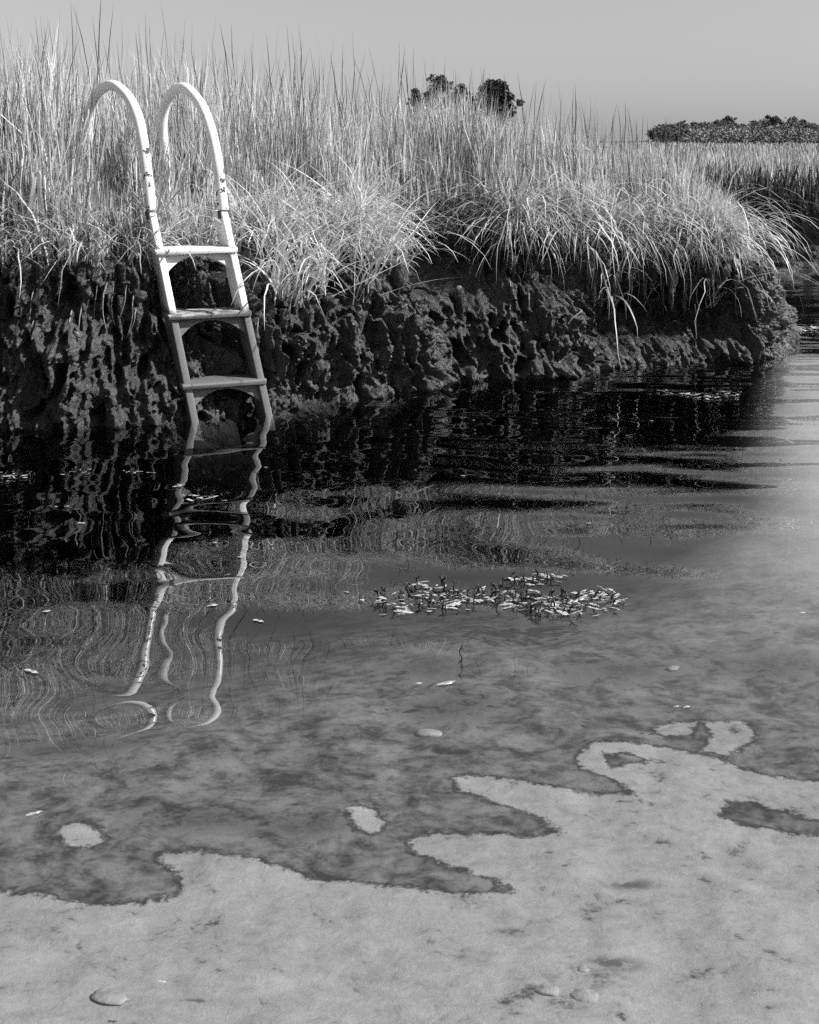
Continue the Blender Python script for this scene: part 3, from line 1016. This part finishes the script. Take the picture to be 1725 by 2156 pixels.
# razor-shaped pale shell hanging in the grass near the point
sh = []
ns = 12
V, Q, T = [], [], []
for i in range(ns + 1):
    f = i / ns
    w = 0.017 * min(1, math.sqrt(max(0.0, math.sin(math.pi * min(f * 1.02 + 0.02, 0.99)))) * 1.1)
    for j in range(5):
        g = j / 2 - 1
        V.append((g * w, -0.006 * (1 - g * g), (f - 0.5) * 0.12))
    for j in range(5):
        g = j / 2 - 1
        V.append((g * w, -0.006 * (1 - g * g) + 0.003, (f - 0.5) * 0.12))
for i in range(ns):
    for j in range(4):
        Q.append((i * 10 + j, i * 10 + j + 1, (i + 1) * 10 + j + 1, (i + 1) * 10 + j))
        Q.append((i * 10 + 5 + j + 1, i * 10 + 5 + j, (i + 1) * 10 + 5 + j, (i + 1) * 10 + 5 + j + 1))
so = tag(link('razor_shell', mesh_np('razor_shell', V, Q), M_STONE), 'long pale oval shell stuck at the grassy lip near the point', 'shell')
loc, nrm = on_bank(1383, 563)
so.location = loc + np.array([0.0, -0.05, 0.0]); so.rotation_euler = (0.1, -0.42, 0.3)


for (x, y), (rx, ry, rz), lab in [((232, 2098), (0.040, 0.020, 0.006), 'flat pale oval stone on the creek bottom at lower left'),
                                 ((1150, 2088), (0.030, 0.018, 0.010), 'left stone of a small group on the bottom at lower right'),
                                 ((1232, 2098), (0.034, 0.020, 0.011), 'largest stone of a small group on the bottom at lower right'),
                                 ((1228, 2044), (0.016, 0.011, 0.008), 'smallest stone, upper one of the group on the bottom at lower right'),
                                 ((905, 1545), (0.040, 0.020, 0.010), 'pale flat stone on the bottom below the dark weed patches'),
                                 ((1418, 1408), (0.022, 0.012, 0.008), 'pale stone on the bottom under open water at right')]:
    V, Q = blob(rx, ry, rz, int(x) % 50, 12, 0.25)
    o = tag(link('bed_stone', mesh_np('bed_stone', V, Q), M_BEDSTONE), lab, 'stone', 'stones on the creek bottom')
    p_ = W(x, y, BEDZ)
    o.location = (p_[0], p_[1], BEDZ + 0.001); o.rotation_euler = (0, 0, (x % 7) * 0.15 - 0.4)


def twig(name, pts, r, label, fork=None):
    path = catmull(pts, 14)
    path = path + 0.003 * np.stack([vnoise(np.arange(14) * 0.9, 0 * np.arange(14), 0 * np.arange(14), s) for s in (1, 2, 3)], 1)
    o0 = path[0].copy()
    V, Q, T = tube(path - o0, np.linspace(r, r * 0.5, 14), 6)
    Q = list(Q); T = list(T)
    if fork is not None:
        f = catmull([path[8] - o0, path[8] - o0 + np.array(fork) * 0.5, path[8] - o0 + np.array(fork)], 6)
        v2, q2, t2 = tube(f, np.linspace(r * 0.6, r * 0.3, 6), 5)
        n0 = len(V); V = np.vstack([V, v2])
        Q += [tuple(a + n0 for a in q) for q in q2]; T += [tuple(a + n0 for a in q) for q in t2]
    o = link(name, mesh_np(name, V, Q, T), M_TWIG)
    o.location = o0
    return tag(o, label, 'twig')


z2 = CAM_H - (664 - HOR) / FOC * 7.42
am = at_z(LB, LT, z2)
twig('twig', [am + EX * 0.03 + NB * 0.13 + UZ * 0.022, am + EX * 0.11 + NB * 0.07 + UZ * 0.013, am + EX * 0.21 - NB * 0.018 + UZ * 0.010, am + EX * 0.25 - NB * 0.05 + UZ * 0.004],
     0.0055, 'thin dark twig lying across the middle tread of the ladder', (0.03, -0.02, -0.01))
z1 = CAM_H - (529 - HOR) / FOC * 7.42
am = at_z(RB, RT, z1)
twig('twig', [am - EX * 0.10 + NB * 0.02 + UZ * 0.012, am - EX * 0.05 - NB * 0.0 + UZ * 0.013, am - EX * 0.0 - NB * 0.02 + UZ * 0.006],
     0.003, 'short dark stem lying on the right end of the top tread')
twig('twig', [W(968, 1398, -0.02), W(972, 1385, 0.02), W(968, 1372, 0.035), W(975, 1362, 0.06)], 0.003,
     'small black twig standing out of open water below the weed raft', (0.012, 0, 0.03))
twig('twig', [P(1225, 655, 8.75), P(1208, 668, 8.72), P(1196, 682, 8.70)], 0.006, 'pale bent stick poking out of the mud shelf beside the pebble').data.materials[0] = M_ROOT


# ------------------------------------------------------------------ trees
def leaf_cloud(name, centers, radii, n, size, seed, squash=0.8):
    r = np.random.default_rng(seed)
    centers = np.asarray(centers, float); radii = np.asarray(radii, float)
    i = r.choice(len(centers), n, p=radii ** 2 / (radii ** 2).sum())
    d = r.normal(0, 1, (n, 3)); d /= np.linalg.norm(d, axis=1)[:, None]
    p = centers[i] + d * (radii[i] * r.uniform(0.2, 1.35, n) ** 0.6)[:, None] * np.array([1, 1, squash])
    a = r.normal(0, 1, (n, 3)); a /= np.linalg.norm(a, axis=1)[:, None]
    b = np.cross(a, r.normal(0, 1, (n, 3))); b /= np.linalg.norm(b, axis=1)[:, None]
    s = (size * r.uniform(0.6, 1.3, n))[:, None]
    V = np.stack([p - a * s, p - b * s * 0.55, p + a * s, p + b * s * 0.55], 1).reshape(-1, 3)
    Q = np.arange(n * 4).reshape(-1, 4)
    return mesh_np(name, V, Q, smooth=False)


def crown_centers(h, w, n, seed):
    r = random.Random(seed)
    c, rad = [], []
    for k in range(n):
        f = (k + 0.5) / n
        z = h * (0.35 + 0.6 * f)
        sp = w * 0.5 * math.sin(math.pi * min(0.95, 0.25 + 0.7 * f)) ** 0.7
        a = r.uniform(0, 6.28); q = sp * math.sqrt(r.random())
        c.append((q * math.cos(a), q * math.sin(a), z)); rad.append(w * r.uniform(0.06, 0.17))
    return c, rad


def tree(name, loc, h, w, seed, label, leaf=M_FOLI, nl=2600, nc=22, ls=0.18):
    t = tag(empty(name, loc), label, 'tree')
    c, rad = crown_centers(h, w, nc, seed)
    V, Q, T = tube([(0, 0, -0.3), (0.05, 0, h * 0.3), (-0.05, 0.05, h * 0.6), (0, 0, h * 0.88)], [h * 0.035, h * 0.026, h * 0.016, h * 0.005], 8)
    V, Q, T = list(V), list(Q), list(T)
    for k in range(0, nc, 2):
        z0 = max(h * 0.25, c[k][2] * 0.75)
        v2, q2, t2 = tube([(0, 0, z0), (c[k][0] * 0.5, c[k][1] * 0.5, (z0 + c[k][2]) / 2), c[k]], [h * 0.012, h * 0.008, h * 0.003], 5)
        n0 = len(V); V += list(v2); Q += [tuple(a + n0 for a in q) for q in q2]; T += [tuple(a + n0 for a in q) for q in t2]
    link('trunk', mesh_np('trunk', V, Q, T), M_BARK, t)
    link('crown', leaf_cloud('crown', c, rad, nl, ls, seed), leaf, t)
    return t


g = 0.8
D = 120.0
p = P(921, 158, D)
tree('dark_tree', (p[0], D, g), p[2] - g + 0.1, 4.0, 3, 'narrow dark tree showing above the grass, left of the pair', ls=0.20, nl=2600, nc=34)
p = P(1042, 166, D + 4)
tree('dark_tree', (p[0], D + 4, g), p[2] - g + 0.1, 5.4, 9, 'broad dark tree showing above the grass, right of the pair', ls=0.22, nl=4200, nc=46)
for k, (x, y, w) in enumerate([(970, 178, 5.0), (884, 184, 4.2)]):
    p = P(x, y, D + 8)
    tree('low_tree', (p[0], D + 8, g), p[2] - g, w, 20 + k,
         ['small dark treetop in the gap between the two taller trees', 'low treetop just left of the narrow dark tree',
          'low pale treetop just right of the broad dark tree', 'second low treetop right of the broad dark tree'][k],
         leaf=M_FOLI if k < 2 else M_FOLI2, nl=900, nc=12, ls=0.25)

# trees along the far hill: three builds, copied
hp = []
for k in range(3):
    c, rad = crown_centers(7.0, 7.5, 16, 40 + k)
    V, Q, T = tube([(0, 0, -0.5), (0.1, 0, 2.5), (0, 0.1, 5.5)], [0.25, 0.2, 0.08], 6)
    hp.append((mesh_np('trunk', V, Q, T), leaf_cloud('crown', c, rad, 2200, 0.32, 60 + k)))
    hp[-1][0].materials.append(M_BARK); hp[-1][1].materials.append((M_FOLI, M_FOLI2, M_FOLI)[k])
rr = random.Random(12)


def ground_hill(X, Y):
    return 0.5 + 6.0 * float(sstep(300, 380, np.array(Y))) * float(sstep(72, 115, np.array(X))) * 0.85


RIDGE = {2: 'leftmost rounded treetop of the far wooded ridge', 9: 'broad treetop of the far ridge, second from its left end', 17: 'rounded treetop in the middle of the far ridge',
         26: 'treetop of the far ridge near the right picture edge', 33: 'rightmost treetop of the far ridge at the picture edge'}
c, rad = [], []
for k, x in enumerate(np.arange(1373, 1800, 9.5)):
    D = rr.uniform(330, 375)
    top = np.interp(x, [1373, 1400, 1430, 1470, 1500, 1560, 1600, 1650, 1725, 1800], [282, 266, 252, 254, 258, 252, 250, 247, 259, 262]) + rr.uniform(-2, 10) + 5 * math.sin(x * 0.045) + 3 * math.sin(x * 0.13)
    s = rr.uniform(0.42, 0.95)
    if k in RIDGE:
        p = P(x, top - 4, D - 8)
        t = tag(empty('hill_tree', (p[0], D - 8, p[2] - 6.6 * 0.95)), RIDGE[k], 'tree', 'trees on the far ridge')
        t.scale = (1.1, 0.95, 0.95); t.rotation_euler = (0, 0, rr.uniform(0, 6))
        tm, cm = hp[k % 3]
        link('trunk', tm, None, t); link('crown', cm, None, t)
    else:
        p = P(x, top, D)
        cc, cr = crown_centers(7.0 * s, 8.0 * s, 12, 300 + k)
        for (a, b, e), r_ in zip(cc, cr):
            c.append((p[0] + a, D + b, p[2] - 7.0 * s + e)); rad.append(r_)
for q in range(420):
    x = rr.uniform(1385, 1830); D = rr.uniform(290, 345)
    y = rr.uniform(266, 299)
    c.append(P(x, y, D)); rad.append(rr.uniform(0.8, 1.7))
tag(link('hillside_wood', leaf_cloud('hillside_wood', c, rad, 52000, 0.30, 77, 0.7), M_FOLI), 'mass of dark trees and scrub covering the far ridge', 'wood', kind='stuff')
c, rad = [], []
for q in range(190):
    x = rr.uniform(1440, 1830); D = rr.uniform(262, 280)
    c.append(P(x, rr.uniform(274, 297), D)); rad.append(rr.uniform(0.7, 1.5))
tag(link('marsh_edge_shrubs', leaf_cloud('marsh_edge_shrubs', c, rad, 9000, 0.28, 78, 0.7), M_FOLI2), 'paler line of shrubs at the foot of the far hill', 'shrubs', kind='stuff')

# ------------------------------------------------------------------ floating weed
leaf_meshes = []
for k in range(5):
    r = random.Random(k)
    n = 7; V, Q = [], []
    bend = r.uniform(0.05, 0.28); cur = r.uniform(-0.3, 0.3)
    for i in range(n + 1):
        f = i / n
        w = 0.17 * math.sin(math.pi * (f * 0.94 + 0.05)) ** 0.8 * r.uniform(0.45, 1.35)
        x = f - 0.5; y = cur * (f - 0.5) ** 2; z = bend * (0.25 - (f - 0.5) ** 2) * 0.6
        for g_, dz in ((-1, 0.03), (0, 0.0), (1, 0.03)):
            V.append((x, y + g_ * w, z + dz))
    nb = len(V)
    V += [(a, b, c_ - 0.03) for a, b, c_ in V]
    for i in range(n):
        for j in range(2):
            a = i * 3 + j
            Q.append((a, a + 3, a + 4, a + 1)); Q.append((nb + a + 1, nb + a + 4, nb + a + 3, nb + a))
        Q.append((i * 3, nb + i * 3, nb + i * 3 + 3, i * 3 + 3)); Q.append((i * 3 + 2, i * 3 + 5, nb + i * 3 + 5, nb + i * 3 + 2))
    me = mesh_np('leaf', V, Q); me.materials.append(M_LEAF)
    leaf_meshes.append(me)
sprig_meshes = []
for k in range(4):
    r = random.Random(90 + k)
    V, Q, T = [], [], []
    def add(path, rad):
        v2, q2, t2 = tube(path, rad, 5)
        n0 = len(V); V.extend(v2); Q.extend(tuple(a + n0 for a in q) for q in q2); T.extend(tuple(a + n0 for a in q) for q in t2)
    tip = np.array([r.uniform(-0.4, 0.4), r.uniform(-0.3, 0.3), 1.0])
    add([(0, 0, -0.15), tip * 0.5 + np.array([0.08, 0, 0]), tip], [0.075, 0.09, 0.05])
    for q in range(3):
        f = r.uniform(0.3, 0.8); a = r.uniform(0, 6.28)
        e = tip * f + np.array([math.cos(a) * 0.5, math.sin(a) * 0.5, r.uniform(0.1, 0.4)])
        add([tip * f, (tip * f + e) / 2 + np.array([0, 0, 0.05]), e], [0.05, 0.075, 0.035])
    me = mesh_np('sprig', np.array(V), Q, T); me.materials.append(M_SPRIG)
    sprig_meshes.append(me)


def raft(name, strokes, n_leaf, n_sprig, ls, label, seed):
    """strokes: list of (x, y, half width, half depth) in the picture; leaves lie on the water"""
    r = random.Random(seed)
    cx = sum(s[0] for s in strokes) / len(strokes); cy = sum(s[1] for s in strokes) / len(strokes)
    c0 = W(cx, cy)
    t = tag(empty(name, c0), label, 'seaweed')
    wts = [s[2] * s[3] for s in strokes]
    for k in range(n_leaf + n_sprig):
        x, y, hw_, hd = r.choices(strokes, wts)[0]
        p = W(x + hw_ * max(-1.3, min(1.3, r.gauss(0, 0.55))), y + hd * max(-1.3, min(1.3, r.gauss(0, 0.55)))) - c0
        if k < n_leaf:
            o = link('leaf', r.choice(leaf_meshes), None, t)
            s = ls * r.uniform(0.45, 1.25)
            o.scale = (s * r.uniform(0.6, 1.7), s * r.uniform(0.7, 1.3), s)
            o.location = (p[0], p[1], 0.002 + r.random() * 0.01)
            o.rotation_euler = (r.gauss(0, 0.2), r.gauss(0, 0.12), r.uniform(-0.9, 0.9) + (math.pi if r.random() < 0.5 else 0))
        else:
            o = link('sprig', r.choice(sprig_meshes), None, t)
            s = ls * r.uniform(0.5, 1.25)
            o.scale = (s, s, s)
            o.location = (p[0], p[1], 0.0)
            o.rotation_euler = (r.gauss(0, 0.35), r.gauss(0, 0.35), r.uniform(0, 6.28))
    return t


raft('weed_raft', [(1010, 1262, 190, 12), (900, 1278, 95, 14), (1200, 1272, 110, 20), (1010, 1252, 90, 10), (1120, 1280, 60, 14), (1250, 1253, 60, 10), (840, 1292, 30, 6),
                   (1180, 1290, 60, 10)],
     240, 120, 0.034, 'large raft of pale leaves and black sprigs floating in mid creek', 1)
raft('weed_raft', [(1135, 1218, 45, 10), (1105, 1226, 40, 7), (1160, 1216, 22, 5)], 30, 16, 0.036, 'small tuft of pale leaves with a black stem just behind the large raft', 2)
raft('weed_raft', [(885, 1236, 40, 6), (930, 1240, 30, 5)], 10, 6, 0.04, 'loose pale leaves trailing off the back left of the large raft', 3)
raft('weed_raft', [(1460, 832, 70, 6), (1385, 827, 25, 5), (1530, 833, 30, 5), (1490, 840, 40, 5), (1550, 830, 20, 3)], 40, 14, 0.036, 'thin strip of pale weed floating close under the undercut bank', 4)
raft('weed_raft', [(30, 1004, 40, 8), (10, 1008, 20, 5)], 24, 8, 0.026, 'clump of pale weed floating at the left edge of the picture', 5)
raft('weed_raft', [(160, 997, 34, 6)], 8, 3, 0.026, 'few pale weed sprigs on dark water, second clump from the left edge', 6)
raft('weed_raft', [(295, 997, 34, 4)], 9, 3, 0.022, 'thin row of tiny pale leaves on dark water left of the ladder reflection', 7)
raft('weed_raft', [(430, 1050, 40, 8)], 12, 6, 0.035, 'small star-like weed sprigs floating between the ladder reflections', 8)
raft('weed_raft', [(376, 1024, 14, 3)], 5, 1, 0.03, 'tiny weed sprig on the left rail reflection of the ladder', 9)
raft('weed_raft', [(1692, 693, 34, 4), (1720, 691, 20, 3)], 34, 6, 0.07, 'strip of pale weed on the water beyond the point', 10)

fl = [((940, 1441), 0.065, 'largest white oval leaf floating alone below the weed raft'),
      ((66, 1416), 0.06, 'white leaf floating near the left edge below the ladder reflection'),
      ((72, 1715), 0.045, 'white leaf floating at lower left above the round pale silt patch'),
      ((342, 2070), 0.02, 'tiny white fleck floating on the foreground water'),
      ((1425, 1489), 0.022, 'left one of two white flecks close together on open water'),
      ((544, 1309), 0.045, 'white leaf floating right of the ladder reflection, lower of two'),
      ((447, 1276), 0.045, 'white leaf floating between the two rail reflections'),
      ((98, 1289), 0.032, 'white leaf floating on grass reflections left of the ladder'),
      ((172, 1103), 0.04, 'white leaf floating on dark water far left of the ladder reflection')]
small = {(453, 1144): 'tiny pale leaf floating between the ladder rail reflections, upper of two', (505, 1174): 'tiny pale leaf touching the right rail reflection of the ladder',
         (882, 1441): 'tiny pale fleck just left of the largest floating leaf', (1446, 1490): 'right one of two white flecks close together on open water',
         (1690, 1292): 'lone pale fleck near the right picture edge, level with the weed raft', (975, 1003): 'lone pale fleck on dark bank reflections at picture centre',
         (1372, 887): 'pale fleck on dark water just below the weed strip under the bank', (1289, 911): 'pale fleck left of and below the weed strip under the bank',
         (1240, 1103): 'pale fleck on grass reflections behind the small weed tuft',
         (560, 985): 'pale fleck just right of the ladder reflection near the waterline', (118, 1068): 'left one of a close pair of flecks at far left',
         (141, 1067): 'right one of a close pair of flecks at far left', (730, 1248): 'pale fleck on the water left of the weed raft'}
rr = random.Random(3)
for (x, y), s, lab in fl + [(k_, 0.024, v_) for k_, v_ in small.items()]:
    o = link('floating_leaf', rr.choice(leaf_meshes), None)
    s *= rr.uniform(0.9, 1.1)
    o.scale = (s, s * rr.uniform(0.9, 1.3), s)
    p = W(x, y)
    o.location = (p[0], p[1], 0.003)
    o.rotation_euler = (0, 0, rr.uniform(-0.5, 0.5))
    tag(o, lab, 'leaf', 'stray pale leaves on the water')
